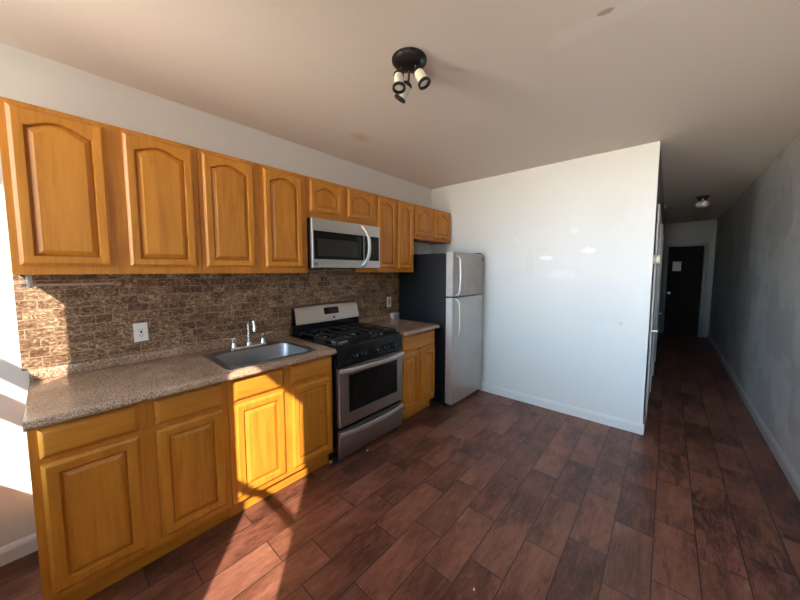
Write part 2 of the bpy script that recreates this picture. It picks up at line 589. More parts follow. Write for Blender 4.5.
def struct(name, bm, material, parent=None):
    o = obj(name, bm, material, parent)
    if parent is None:
        o['kind'] = 'structure'
    return o

def copy_tree(o, parent=None):
    c_ = o.copy()
    COL.objects.link(c_)
    if parent:
        c_.parent = parent
    for ch in list(o.children):
        copy_tree(ch, c_)
    return c_

# ------------------------------------------------------------------ the room shell
H = 2.534
XW = -0.55          # window wall, behind the camera
YR = -3.154         # right wall
YE = -2.328         # end of the back wall / left side of the hall
XH = 9.35           # far end of the hall

b = BM(); box(b, XW - 0.1, XH + 0.1, YR - 0.1, 0.1, -0.06, 0.0); struct('floor', b, M['floor'])
b = BM(); box(b, XW - 0.1, XH + 0.1, YR - 0.1, 0.1, H, H + 0.08); struct('ceiling', b, M['ceiling'])
b = BM(); box(b, XW - 0.1, XB + 0.1, 0.0, 0.1, 0.0, H); struct('wall_left', b, M['wall'])
b = BM(); box(b, XB, XB + 0.1, YE, 0.0, 0.0, H); struct('wall_back', b, M['wall_back'])
b = BM(); box(b, XW - 0.1, XH + 0.1, YR - 0.1, YR, 0.0, H); struct('wall_right', b, M['wall_right'])
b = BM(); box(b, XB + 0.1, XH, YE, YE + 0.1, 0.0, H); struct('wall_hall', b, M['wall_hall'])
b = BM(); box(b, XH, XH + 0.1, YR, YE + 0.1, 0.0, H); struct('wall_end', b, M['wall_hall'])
b = BM()
ys = [YR, WINS[0][0], WINS[0][1], WINS[1][0], WINS[1][1], 0.0]
for k in (0, 2, 4):
    box(b, XW - 0.05, XW, ys[k], ys[k + 1], 0.0, H)
for a_, c_ in WINS:
    box(b, XW - 0.05, XW, a_, c_, 0.0, WZ0)
    box(b, XW - 0.05, XW, a_, c_, WZ1, H)
struct('wall_window', b, M['wall'])
# sash rails throw the bands in the sun patches
RAILS = [[(1.60, 1.665)], [(1.44, 1.535), (1.23, 1.35)]]
for i, (a_, c_) in enumerate(WINS):
    b = BM()
    for z0, z1 in RAILS[i]:
        box(b, XW - 0.02, XW, a_, c_, z0, z1, 0.003)
    fr = struct('window_%d' % (i + 1), b, M['trim'])
    b = BM(); box(b, XW - 0.036, XW - 0.032, a_ + 0.002, c_ - 0.002, WZ0 + 0.002, WZ1 - 0.002)
    obj('pane', b, M['pane'], fr)
    b = BM(); box(b, XW + 0.001, XW + 0.06, a_ - 0.05, c_ + 0.05 if i == 0 else c_ + 0.05, WZ0 - 0.03, WZ0 - 0.004, 0.004)
    obj('window_sill', b, M['trim'], fr)

def base_profile(h, d):
    return [(0, 0), (-d, 0), (-d, h * 0.74), (-d * 0.78, h * 0.76), (-d * 0.86, h * 0.82), (-d * 0.55, h * 0.9), (-d * 0.25, h), (0, h)]
# along the cabinet wall, left of the cabinets
b = BM(); prism(b, [(u - 0.0005, v + 0.001) for u, v in base_profile(0.09, 0.014)], 'x', XW + 0.001, -0.02); struct('baseboard_left', b, M['trim'])
# along the back wall, with its moulded top edge
b = BM(); prism(b, [(XB + u - 0.0005, v + 0.001) for u, v in base_profile(0.095, 0.014)], 'y', YE - 0.012, -0.02); struct('baseboard_back', b, M['trim'])
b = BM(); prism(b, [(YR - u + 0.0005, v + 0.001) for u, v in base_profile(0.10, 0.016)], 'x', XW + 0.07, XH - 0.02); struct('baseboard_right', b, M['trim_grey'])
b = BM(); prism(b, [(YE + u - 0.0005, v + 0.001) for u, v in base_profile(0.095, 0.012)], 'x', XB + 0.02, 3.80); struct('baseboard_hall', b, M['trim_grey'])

# doors on the hall's left side, seen edge-on
def side_door(idx, x0, x1, cd):
    b = BM(); box(b, x0, x1, YE - 0.006, YE - 0.001, 0.002, 2.0)
    for z0, z1 in ((0.15, 0.85), (1.0, 1.85)):
        box(b, x0 + 0.12, x1 - 0.12, YE - 0.010, YE - 0.004, z0, z1, 0.003)
    d = struct('door_%d' % idx, b, M['door_white'])
    for s0, s1 in ((x0 - 0.085, x0 - 0.002), (x1 + 0.002, x1 + 0.085)):
        b = BM(); box(b, s0, s1, YE - cd, YE - 0.001, 0.002, 2.08, 0.004); obj('door_casing', b, M['trim'], d)
    b = BM(); box(b, x0 - 0.001, x1 + 0.001, YE - cd, YE - 0.001, 2.003, 2.08, 0.004); obj('door_casing', b, M['trim'], d)
    b = BM()
    cyl(b, (x0 + 0.07, YE - 0.006, 0.86), (x0 + 0.07, YE - 0.012, 0.86), 0.026, 20, 0.002)
    cyl(b, (x0 + 0.07, YE - 0.010, 0.86), (x0 + 0.07, YE - 0.052, 0.86), 0.009, 14)
    tube(b, [(x0 + 0.07, YE - 0.05, 0.86), (x0 + 0.13, YE - 0.052, 0.862), (x0 + 0.19, YE - 0.05, 0.858)], 0.008, 10)
    obj('door_handle', b, M['handle'], d)
    return d
side_door(2, 3.92, 4.72, 0.016)
side_door(3, 5.55, 6.35, 0.020)
# hall end door
DX = XH
b = BM()
box(b, DX - 0.03, DX - 0.001, -2.985, -2.41, 0.004, 1.99)
for y0, y1 in ((-2.93, -2.73), (-2.67, -2.47)):
    for z0, z1 in ((0.2, 0.8), (0.92, 1.35), (1.45, 1.85)):
        box(b, DX - 0.036, DX - 0.028, y0, y1, z0, z1, 0.006)
d = struct('door_1', b, M['door_dark'])
b = BM()
box(b, DX - 0.045, DX - 0.001, -2.408, -2.345, 0.004, 2.06, 0.004)
box(b, DX - 0.045, DX - 0.001, -3.055, -2.987, 0.004, 2.06, 0.004)
box(b, DX - 0.045, DX - 0.001, -2.986, -2.409, 1.995, 2.06, 0.004)
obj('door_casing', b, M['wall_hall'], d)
b = BM(); lathe(b, [(0, 0), (0.03, 0), (0.03, 0.006), (0.012, 0.01), (0.012, 0.03), (0.028, 0.042), (0.028, 0.06), (0, 0.068)], (DX - 0.03, -2.46, 0.95), (-1, 0, 0), 18)
obj('door_handle', b, M['handle'], d)
b = BM(); box(b, DX - 0.0395, DX - 0.0375, -2.638, -2.495, 1.45, 1.66)
tag(obj('paper_sheet', b, M['paper']), 'sheet of paper stuck on the dark door at the far end of the hall', 'paper')

# ------------------------------------------------------------------ cabinet joinery
def door_loop(x0, x1, z0, z1, el, eb, et, arch, y, K=22):
    """closed outline of a panel inset from the door's edges, its top side an ogee arch"""
    a_, c_ = x0 + el, x1 - el
    top = z1 - et
    pts = [(a_, y, z0 + eb), (c_, y, z0 + eb)]
    for k in range(K + 1):
        t = 1 - 2 * k / K
        s_ = min(abs(t) / 0.93, 1.0)
        hgt = arch * (0.5 + 0.5 * math.cos(math.pi * s_)) ** 0.55
        pts.append((a_ + (c_ - a_) * (t + 1) / 2, y, top - arch + hgt))
    return pts

def cabinet_door(parent, x0, x1, z0, z1, y, arch, fw=0.039, top=0.037):
    """raised-panel door, front face towards -y; y is its back plane"""
    fw = min(fw, (x1 - x0) * 0.145)
    def L(e_, dep, a=0.0, el=None):
        return door_loop(x0, x1, z0, z1, e_, e_, e_, a, y - dep)
    def I(e_, dep):
        return door_loop(x0, x1, z0, z1, fw + e_, fw * 0.95 + e_, top + e_, arch, y - dep)
    b = BM()
    loft(b, [L(0, 0), L(0, 0.010), L(0.004, 0.0125), L(0.009, 0.018), L(0.013, 0.020), I(0, 0.020), I(0.004, 0.0185), I(0.006, 0.013), I(0.008, 0.005), I(0.008, 0.0)], True, False)
    d = obj('door', b, M['wood'], parent, 25)
    b = BM()
    loft(b, [I(0.0085, 0.001), I(0.0085, 0.004), I(0.011, 0.004), I(0.013, 0.0085), I(0.030, 0.0165), I(0.031, 0.0180), I(0.033, 0.0180)])
    obj('panel', b, M['wood'], d, 20)
    return d

def drawer_front(parent, x0, x1, z0, z1, y, name='drawer_front'):
    def L(e_, dep):
        return [(x0 + e_, y - dep, z0 + e_), (x1 - e_, y - dep, z0 + e_), (x1 - e_, y - dep, z1 - e_), (x0 + e_, y - dep, z1 - e_)]
    b = BM()
    loft(b, [L(0, 0), L(0, 0.009), L(0.003, 0.0115), L(0.010, 0.017), L(0.016, 0.0195), L(0.02, 0.020)])
    return obj(name, b, M['wood_h'], parent, 20)

GW = 'honey wood wall cabinets'
GB = 'honey wood base cabinets'
UPT, UPY = 2.180, -0.312
def wall_cabinet(x0, x1, z0, doors, dz0, dz1, label, arch, edges):
    t = thing('wall_cabinet', label, 'cabinet', ((x0 + x1) / 2, -0.155, z0), GW)
    ox, oy, oz = t.location
    X0, X1 = x0 - ox, x1 - ox
    top = UPT - oz
    yb, yf = -0.002 - oy, UPY - oy
    b = BM()
    box(b, X0 + 0.0006, X0 + 0.016, yf + 0.020, yb, 0, top)
    box(b, X1 - 0.016, X1 - 0.0006, yf + 0.020, yb, 0, top)
    box(b, X0 + 0.016, X1 - 0.016, yf + 0.020, yb, 0.012, 0.026)
    box(b, X0 + 0.016, X1 - 0.016, yf + 0.020, yb, top - 0.014, top)
    box(b, X0 + 0.016, X1 - 0.016, yb - 0.008, yb, 0.026, top - 0.014)
    obj('carcass', b, M['wood'], t)
    b = BM()
    e0, e1 = edges
    y0_, y1_ = yf, yf + 0.0195
    box(b, X0 + 0.0006, X0 + e0, y0_, y1_, 0, top, 0.001, 1)
    box(b, X1 - e1, X1 - 0.0006, y0_, y1_, 0, top, 0.001, 1)
    m0, m1 = doors[0][1] - ox - 0.012, doors[1][0] - ox + 0.012
    box(b, m0, m1, y0_, y1_, 0.0, top, 0.001, 1)
    for a_, c_ in ((X0 + e0, m0), (m1, X1 - e1)):
        box(b, a_, c_, y0_, y1_, 0, dz0 - oz + 0.012, 0.0)
        box(b, a_, c_, y0_, y1_, dz1 - oz - 0.03, top, 0.0)
    obj('face_frame', b, M['wood'], t)
    for a_, c_ in doors:
        cabinet_door(t, a_ - ox, c_ - ox, dz0 - oz, dz1 - oz, yf - 0.0003, arch)
    return t
wall_cabinet(-0.026, 0.6845, 1.443, [(-0.002, 0.2926), (0.3587, 0.6595)], 1.483, 2.1585,
             'leftmost and nearest wall cabinet, tall with two arched doors, above the paper towel bar', 0.034, (0.036, 0.04))
wall_cabinet(0.686, 1.402, 1.443, [(0.7059, 1.0026), (1.0672, 1.3582)], 1.483, 2.1585,
             'tall two-door wall cabinet right above the sink, between the leftmost cabinet and the microwave', 0.034, (0.035, 0.055))
wall_cabinet(1.4035, 2.141, 1.872, [(1.425, 1.731), (1.792, 2.096)], 1.919, 2.1585,
             'short two-door wall cabinet directly over the microwave', 0.045, (0.04, 0.056))
wall_cabinet(2.1425, 2.707, 1.443, [(2.157, 2.399), (2.438, 2.664)], 1.483, 2.1585,
             'tall wall cabinet with two narrow doors between microwave and refrigerator', 0.034, (0.03, 0.055))
wall_cabinet(2.7085, 3.446, 1.806, [(2.722, 3.052), (3.066, 3.41)], 1.840, 2.1585,
             'short two-door wall cabinet over the refrigerator, next to the back wall', 0.045, (0.03, 0.048))

BY = -0.612
def base_cabinet(x0, x1, doors, drawers, label, zf=0.112):
    t = thing('base_cabinet', label, 'cabinet', ((x0 + x1) / 2, -0.31, 0.0), GB)
    ox, oy, _ = t.location
    X0, X1 = x0 - ox, x1 - ox
    yb, yf = -0.002 - oy, BY - oy
    top = 0.861
    b = BM()
    side = [(yb, 0.002), (-0.534 - oy, 0.002), (-0.534 - oy, zf), (yf + 0.020, zf), (yf + 0.020, top), (yb, top)]
    prism(b, side, 'x', X0 + 0.0006, X0 + 0.018)
    prism(b, side, 'x', X1 - 0.018, X1 - 0.0006)
    box(b, X0 + 0.018, X1 - 0.018, yf + 0.020, yb, zf, zf + 0.016)
    box(b, X0 + 0.018, X1 - 0.018, yb - 0.008, yb, zf + 0.016, top)
    obj('carcass', b, M['wood'], t)
    b = BM()
    y0_, y1_ = yf, yf + 0.0195
    dz1 = max(d_[3] for d_ in doors)
    dz0 = min(d_[2] for d_ in doors)
    wz0, wz1 = drawers[0][2], drawers[0][3]
    L0, L1 = doors[0][0] - ox, doors[-1][1] - ox
    box(b, X0 + 0.0006, L0 + 0.012, y0_, y1_, zf, top, 0.001, 1)
    box(b, L1 - 0.012, X1 - 0.0006, y0_, y1_, zf, top, 0.001, 1)
    m0, m1 = doors[0][1] - ox - 0.012, doors[1][0] - ox + 0.012
    box(b, m0, m1, y0_, y1_, zf, dz1 + 0.012, 0.001, 1)
    if len(drawers) > 1:
        box(b, m0, m1, y0_, y1_, dz1 + 0.012, top, 0.0)
    for a_, c_ in ((L0 + 0.012, m0), (m1, L1 - 0.012)):
        box(b, a_, c_, y0_, y1_, zf, dz0 + 0.012)
        box(b, a_, c_, y0_, y1_, dz1 - 0.012, wz0 + 0.012)
    if len(drawers) > 1:
        for a_, c_ in ((L0 + 0.012, m0), (m1, L1 - 0.012)):
            box(b, a_, c_, y0_, y1_, wz1 - 0.012, top)
    else:
        box(b, L0 + 0.012, L1 - 0.012, y0_, y1_, wz1 - 0.012, top)
    obj('face_frame', b, M['wood'], t)
    b = BM(); box(b, X0 + 0.001, X1 - 0.001, -0.55 - oy, -0.535 - oy, 0.002, zf - 0.001)
    obj('toe_kick', b, M['wood_h'], t)
    for a_, c_, z0, z1 in doors:
        cabinet_door(t, a_ - ox, c_ - ox, z0, z1, yf - 0.0003, 0.0, 0.042, 0.042)
    for a_, c_, z0, z1 in drawers:
        drawer_front(t, a_ - ox, c_ - ox, z0, z1, yf - 0.0003)
    return t
base_cabinet(-0.0145, 0.690, [(0.012, 0.308, 0.150, 0.700), (0.370, 0.661, 0.150, 0.700)], [(0.012, 0.308, 0.724, 0.845), (0.370, 0.661, 0.724, 0.845)],
             'leftmost and nearest base cabinet, two drawers over two raised-panel doors')
base_cabinet(0.6915, 1.3925, [(0.719, 1.016, 0.150, 0.700), (1.066, 1.381, 0.150, 0.700)], [(0.719, 1.016, 0.724, 0.845), (1.066, 1.381, 0.724, 0.845)],
             'sink base cabinet with a sunlit left door, standing left of the range')
base_cabinet(2.147, 2.694, [(2.160, 2.402, 0.150, 0.668), (2.434, 2.680, 0.150, 0.668)], [(2.160, 2.680, 0.700, 0.845)],
             'narrow base cabinet with one wide drawer, between the range and the refrigerator')

# ------------------------------------------------------------------ worktops
CT, CB, CF = 0.900, 0.862, -0.668
NOSE = [(-0.62, CT), (-0.640, CT), (-0.652, CT - 0.0015), (-0.660, CT - 0.006), (-0.664, CT - 0.012), (-0.664, CT - 0.015),
        (-0.666, CT - 0.0165), (-0.6685, CT - 0.021), (-0.669, CT - 0.027), (-0.666, CT - 0.033), (-0.660, CT - 0.037), (-0.652, CB), (-0.62, CB)]
def worktop(x0, x1, label, hole=None):
    t = thing('countertop', label, 'countertop', ((x0 + x1) / 2, -0.33, CB))
    ox, oy, oz = t.location
    b = BM()
    prism(b, [(u - oy, v - oz) for u, v in NOSE], 'x', x0 - ox, x1 - ox)
    if hole:
        hx0, hx1, hy0, hy1 = hole
        for a_, c_, d_, e_ in ((x0, hx0, -0.62, -0.002), (hx1, x1, -0.62, -0.002), (hx0, hx1, -0.62, hy0), (hx0, hx1, hy1, -0.002)):
            box(b, a_ - ox, c_ - ox, d_ - oy, e_ - oy, 0, CT - oz)
    else:
        box(b, x0 - ox, x1 - ox, -0.62 - oy, -0.002 - oy, 0, CT - oz)
    obj('worktop', b, M['laminate'], t, 40)
    b = BM()
    box(b, x0 - ox, x1 - ox, -0.022 - oy, -0.002 - oy, CT - oz + 0.0002, 0.957 - oz, 0.004)
    obj('curb', b, M['laminate'], t)
    return t
worktop(-0.0185, 1.3945, 'long speckled brown countertop holding the sink, left of the range', (0.745, 1.26, -0.575, -0.16))
ctr = worktop(2.139, 2.702, 'short speckled brown countertop between the range and the refrigerator')
ox, oy, oz = ctr.location
b = BM()
loft(b, [[(2.652 - ox, -0.070 - oy, CT - oz + 0.001), (2.698 - ox, -0.070 - oy, CT - oz + 0.001), (2.698 - ox, -0.030 - oy, CT - oz + 0.001), (2.652 - ox, -0.030 - oy, CT - oz + 0.001)],
         [(2.632 - ox, -0.078 - oy, 0.966 - oz), (2.706 - ox, -0.078 - oy, 0.966 - oz), (2.706 - ox, -0.024 - oy, 0.966 - oz), (2.632 - ox, -0.024 - oy, 0.966 - oz)]])
wc = obj('plastic_cup', b, M['pale_wood'])
# bring the cup's origin to the counter
wc.location = ctr.location
tag(wc, 'small tapered pale cup in the back corner of the short counter beside the refrigerator', 'cup')

b = BM(); box(b, -0.040, 2.95, -0.0105, -0.0008, 0.958, 1.4425)
box(b, 1.396, 2.137, -0.0105, -0.0008, 0.70, 0.958)
box(b, 1.404, 2.140, -0.0105, -0.0008, 1.4425, 1.62)
tag(obj('backsplash', b, M['mosaic']), 'brown mosaic stone tile backsplash between counters and wall cabinets', 'backsplash')

# ------------------------------------------------------------------ sink and faucet
t = thing('sink', 'stainless steel drop-in kitchen sink set in the long countertop', 'sink', (1.0, -0.36, CT))
ox, oy, oz = t.location
sx0, sx1, sy0, sy1 = 0.705 - ox, 1.287 - ox, -0.608 - oy, -0.118 - oy
bx0, bx1, by0, by1 = 0.752 - ox, 1.252 - ox, -0.568 - oy, -0.205 - oy
b = BM()
loft(b, [rrect(sx0, sx1, sy0, sy1, 0.018, 0.0004, 6), rrect(sx0, sx1, sy0, sy1, 0.018, 0.003, 6), rrect(sx0 + 0.004, sx1 - 0.004, sy0 + 0.004, sy1 - 0.004, 0.016, 0.0058, 6),
         rrect(sx0 + 0.010, sx1 - 0.010, sy0 + 0.010, sy1 - 0.010, 0.014, 0.0052, 6), rrect(bx0 - 0.006, bx1 + 0.006, by0 - 0.006, by1 + 0.006, 0.066, 0.0046, 6),
         rrect(bx0, bx1, by0, by1, 0.062, 0.001, 6)], False, False)
obj('rim', b, M['sink'], t, 50)
b = BM()
loft(b, [rrect(bx0, bx1, by0, by1, 0.062, 0.001, 6), rrect(bx0 + 0.004, bx1 - 0.004, by0 + 0.004, by1 - 0.004, 0.060, -0.012, 6),
         rrect(bx0 + 0.014, bx1 - 0.014, by0 + 0.014, by1 - 0.014, 0.058, -0.13, 6), rrect(bx0 + 0.022, bx1 - 0.022, by0 + 0.022, by1 - 0.022, 0.056, -0.155, 6),
         rrect(bx0 + 0.05, bx1 - 0.05, by0 + 0.05, by1 - 0.05, 0.045, -0.165, 6)], False, True)
obj('basin', b, M['sink'], t, 60)
b = BM(); lathe(b, [(0.0, 0.001), (0.028, 0.001), (0.034, 0.004), (0.042, 0.004), (0.044, 0.0)], (0.0, 0.0, -0.165), (0, 0, 1), 24)
obj('drain', b, M['chrome'], t)

t = thing('faucet', 'chrome two-handle faucet with gooseneck spout behind the sink', 'faucet', (1.0, -0.158, CT + 0.0062))
b = BM()
loft(b, [rrect(-0.128, 0.128, -0.027, 0.027, 0.024, 0.0, 6), rrect(-0.128, 0.128, -0.027, 0.027, 0.024, 0.008, 6), rrect(-0.122, 0.122, -0.021, 0.021, 0.02, 0.016, 6)])
obj('deck_plate', b, M['chrome'], t)
b = BM()
lathe(b, [(0, 0.016), (0.020, 0.016), (0.020, 0.030), (0.014, 0.040), (0.0105, 0.046), (0, 0.046)], (0.0, 0, 0), (0, 0, 1), 20)
pts = [(0, 0, 0.04), (0, 0, 0.10), (0, 0, 0.165)]
for k in range(1, 11):
    a_ = math.pi * k / 10 * 0.93
    pts.append((0.0, -0.05 + 0.05 * math.cos(a_), 0.165 + 0.052 * math.sin(a_)))
pts.append((0.0, pts[-1][1] - 0.002, pts[-1][2] - 0.02))
tube(b, pts, 0.0098, 14, up=(1, 0, 0))
e_ = pts[-1]
lathe(b, [(0, 0.004), (0.0125, 0.004), (0.014, -0.004), (0.014, -0.026), (0.010, -0.032), (0, -0.032)], (e_[0], e_[1], e_[2]), (0, 0, 1), 16)
obj('spout', b, M['chrome'], t)
for s_ in (-1, 1):
    b = BM()
    lathe(b, [(0, 0.014), (0.019, 0.014), (0.018, 0.03), (0.0125, 0.044), (0.0125, 0.056), (0.017, 0.064), (0.0165, 0.078), (0.009, 0.088), (0, 0.09)], (s_ * 0.102, 0, 0), (0, 0, 1), 18)
    tube(b, [(s_ * 0.104, 0, 0.078), (s_ * 0.13, 0.002, 0.083), (s_ * 0.165, 0.004, 0.084), (s_ * 0.178, 0.004, 0.083)], [0.006, 0.005, 0.006, 0.007], 10)
    obj('handle', b, M['chrome'], t)

# ------------------------------------------------------------------ gas range
RX0, RX1 = 1.404, 2.112
t = thing('gas_range', 'stainless and black gas range between the base cabinets', 'stove', ((RX0 + RX1) / 2, -0.34, 0.0))
ox, oy, oz = t.location
W2 = (RX1 - RX0) / 2
def Y(y):
    return y - oy
b = BM()
box(b, -W2, W2, Y(-0.640), Y(-0.03), 0.055, 0.895, 0.004)
obj('body', b, M['black'], t)
for sx_ in (-1, 1):
    for yy in (-0.60, -0.07):
        b = BM(); cyl(b, (sx_ * (W2 - 0.035), Y(yy), 0.001), (sx_ * (W2 - 0.035), Y(yy), 0.056), 0.016, 14, 0.002)
        obj('foot', b, M['black_matte'], t)
b = BM()
loft(b, [rrect(-W2, W2, Y(-0.646), Y(-0.085), 0.012, 0.895, 4), rrect(-W2, W2, Y(-0.646), Y(-0.085), 0.012, 0.905, 4), rrect(-W2 + 0.008, W2 - 0.008, Y(-0.638), Y(-0.09), 0.012, 0.910, 4),
         rrect(-W2 + 0.03, W2 - 0.03, Y(-0.61), Y(-0.11), 0.02, 0.908, 4), rrect(-W2 + 0.04, W2 - 0.04, Y(-0.60), Y(-0.12), 0.02, 0.902, 4)])
obj('cooktop', b, M['black'], t)
# burners
for bx_, by_, br_ in ((-0.20, -0.49, 0.048), (-0.20, -0.23, 0.040), (0.20, -0.49, 0.044), (0.20, -0.23, 0.036), (0.0, -0.36, 0.042)):
    b = BM(); lathe(b, [(0, 0.902), (br_ * 1.35, 0.902), (br_ * 1.3, 0.908), (br_, 0.911), (br_, 0.918), (0, 0.918)], (bx_, Y(by_), 0), (0, 0, 1), 24)
    bn = obj('burner', b, M['plastic_grey'], t)
    b = BM(); lathe(b, [(0, 0.9185), (br_ * 0.92, 0.9185), (br_ * 0.95, 0.923), (br_ * 0.85, 0.927), (0, 0.928)], (bx_, Y(by_), 0), (0, 0, 1), 24)
    obj('burner_cap', b, M['iron'], bn)
# three grates
def grate(x0, x1, y0, y1, cs):
    b = BM()
    z0, z1 = 0.930, 0.944
    w_ = 0.0065
    for a_, c_, d_, f_ in ((x0, x1, y0, y0 + 2 * w_), (x0, x1, y1 - 2 * w_, y1), (x0, x0 + 2 * w_, y0, y1), (x1 - 2 * w_, x1, y0, y1)):
        box(b, a_, c_, d_, f_, z0, z1, 0.003)
    mid = (y0 + y1) / 2
    box(b, x0, x1, mid - w_, mid + w_, z0, z1, 0.003)
    for cy in cs:
        cx = (x0 + x1) / 2
        for ang in range(0, 360, 90):
            dx, dy = math.cos(R(ang)), math.sin(R(ang))
            L_ = (x1 - x0) / 2 - 0.004 if abs(dx) > 0.5 else min(abs((y1 if dy > 0 else y0) - cy), abs(mid - cy) if len(cs) > 1 and (mid - cy) * dy > 0 else 9)
            tube(b, [(cx + dx * 0.022, cy + dy * 0.022, z1 + 0.004), (cx + dx * 0.06, cy + dy * 0.06, z1 + 0.001), (cx + dx * L_, cy + dy * L_, z1 - 0.006)], 0, 8, rsect(w_ * 0.85, 0.007))
    for fx in (x0 + w_, x1 - w_):
        for fy in (y0 + w_, y1 - w_, mid):
            box(b, fx - w_, fx + w_, fy - w_, fy + w_, 0.9085, z0 + 0.004, 0.002)
    return obj('grate', b, M['iron'], t)
grate(-W2 + 0.03, -0.112, Y(-0.615), Y(-0.105), (Y(-0.49), Y(-0.23)))
grate(-0.108, 0.108, Y(-0.615), Y(-0.105), (Y(-0.36),))
grate(0.112, W2 - 0.03, Y(-0.615), Y(-0.105), (Y(-0.49), Y(-0.23)))
# slanted knob panel
b = BM()
prism(b, [(Y(-0.641), 0.762), (Y(-0.668), 0.766), (Y(-0.662), 0.85), (Y(-0.652), 0.890), (Y(-0.647), 0.8945), (Y(-0.641), 0.8945)], 'x', -W2, W2)
obj('control_panel', b, M['black'], t)
for kx in (1.556, 1.640, 1.768, 1.897, 1.980):
    c0 = Vector((kx - ox, Y(-0.6655), 0.818))
    ax = Vector((0, -1, 0.06)).normalized()
    b = BM()
    lathe(b, [(0, 0), (0.027, 0), (0.027, 0.004), (0.021, 0.007), (0.019, 0.028), (0.017, 0.031), (0, 0.031)], c0, ax, 22)
    box(b, c0.x - 0.005, c0.x + 0.005, c0.y - 0.040, c0.y - 0.022, c0.z - 0.017, c0.z + 0.019, 0.003)
    k_ = obj('knob', b, M['black'], t)
    b = BM(); box(b, c0.x - 0.0015, c0.x + 0.0015, c0.y - 0.0412, c0.y - 0.0398, c0.z + 0.004, c0.z + 0.017)
    obj('pointer', b, M['plastic'], k_)
# oven door
b = BM()
x0_, x1_ = -W2 + 0.004, W2 - 0.004
fr_o = [(x0_, 0.300), (x1_, 0.300), (x1_, 0.745), (x0_, 0.745)]
wx0, wx1, wz0, wz1 = 1.497 - ox, 2.038 - ox, 0.392, 0.685
fr_i = [(wx0, wz0), (wx1, wz0), (wx1, wz1), (wx0, wz1)]
def ring(pts, y, e_=0.0):
    cx = sum(p_[0] for p_ in pts) / 4
    cz = sum(p_[1] for p_ in pts) / 4
    return [(px - e_ * (1 if px > cx else -1), Y(y), pz - e_ * (1 if pz > cz else -1)) for px, pz in pts]
loft(b, [ring(fr_o, -0.643), ring(fr_o, -0.668), ring(fr_o, -0.674, 0.005), ring(fr_i, -0.674), ring(fr_i, -0.671, 0.002)], True, True)
od = obj('oven_door', b, M['steel_dark'], t)
b = BM()
box(b, wx0 + 0.0025, wx1 - 0.0025, Y(-0.6735), Y(-0.6712), wz0 + 0.0025, wz1 - 0.0025, 0.001, 1)
ow = obj('oven_window', b, M['glass_dark'], od)
b = BM()
box(b, wx0 + 0.05, wx1 - 0.05, Y(-0.6742), Y(-0.6736), wz0 + 0.04, wz1 - 0.04)
obj('inner_glass', b, M['oven_inner'], ow)
b = BM()
pts = [(-W2 + 0.010 + (2 * W2 - 0.020) * k / 24, Y(-0.690 - 0.042 * (1 - (2 * k / 24 - 1) ** 2)), 0.732) for k in range(25)]
tube(b, pts, 0, 12, rsect(0.010, 0.016))
for hx in (-W2 + 0.018, W2 - 0.018):
    box(b, hx - 0.010, hx + 0.010, Y(-0.684), Y(-0.672), 0.718, 0.744, 0.003)
obj('handle', b, M['handle'], od)
# storage drawer
b = BM()
box(b, x0_, x1_, Y(-0.672), Y(-0.643), 0.062, 0.270, 0.005)
dw = obj('drawer', b, M['steel_dark'], t)
b = BM()
pts = [(-W2 + 0.008 + (2 * W2 - 0.016) * k / 24, Y(-0.678 - 0.030 * (1 - (2 * k / 24 - 1) ** 2)), 0.248) for k in range(25)]
tube(b, pts, 0, 12, rsect(0.010, 0.017))
obj('handle', b, M['handle'], dw)
# backguard
b = BM()
box(b, -W2 + 0.004, W2 - 0.004, Y(-0.085), Y(-0.03), 0.897, 1.02, 0.004)
prism(b, [(Y(-0.03), 1.0), (Y(-0.085), 1.0), (Y(-0.085), 1.03), (Y(-0.060), 1.145), (Y(-0.03), 1.145)], 'x', -W2 + 0.004, -W2 + 0.010)
prism(b, [(Y(-0.03), 1.0), (Y(-0.085), 1.0), (Y(-0.085), 1.03), (Y(-0.060), 1.145), (Y(-0.03), 1.145)], 'x', W2 - 0.010, W2 - 0.004)
bgd = obj('backguard', b, M['black'], t)
b = BM()
NX = 16
prof = []
for k in range(NX + 1):
    xx = -W2 + 0.0105 + (2 * W2 - 0.021) * k / NX
    bow = 0.010 * (1 - (2 * k / NX - 1) ** 2)
    prof.append([(xx, Y(-0.032), 1.0), (xx, Y(-0.094), 1.000 - bow * 0.4), (xx, Y(-0.097), 1.006 - bow * 0.4), (xx, Y(-0.066), 1.132 + bow), (xx, Y(-0.058), 1.142 + bow), (xx, Y(-0.045), 1.146 + bow), (xx, Y(-0.032), 1.146 + bow)])
loft(b, prof)
pn = obj('backguard_panel', b, M['steel_h'], bgd)
# display and badge on the slanted face
def slant(z):
    return -0.0975 + (z - 1.006) / (1.132 - 1.006) * 0.031
def slant_plate(x0, x1, z0, z1, th, name, material, parent):
    b = BM()
    lo = [(x0, Y(slant(z0)) - th, z0), (x1, Y(slant(z0)) - th, z0), (x1, Y(slant(z1)) - th, z1), (x0, Y(slant(z1)) - th, z1)]
    hi = [(p_[0], p_[1] + th + 0.001, p_[2]) for p_ in lo]
    loft(b, [hi, lo])
    return obj(name, b, material, parent)
slant_plate(1.700 - ox, 1.862 - ox, 1.062, 1.122, 0.002, 'display', M['glass_dark'], bgd)
slant_plate(1.790 - ox, 1.812 - ox, 1.018, 1.036, 0.0015, 'badge', M['black_matte'], bgd)

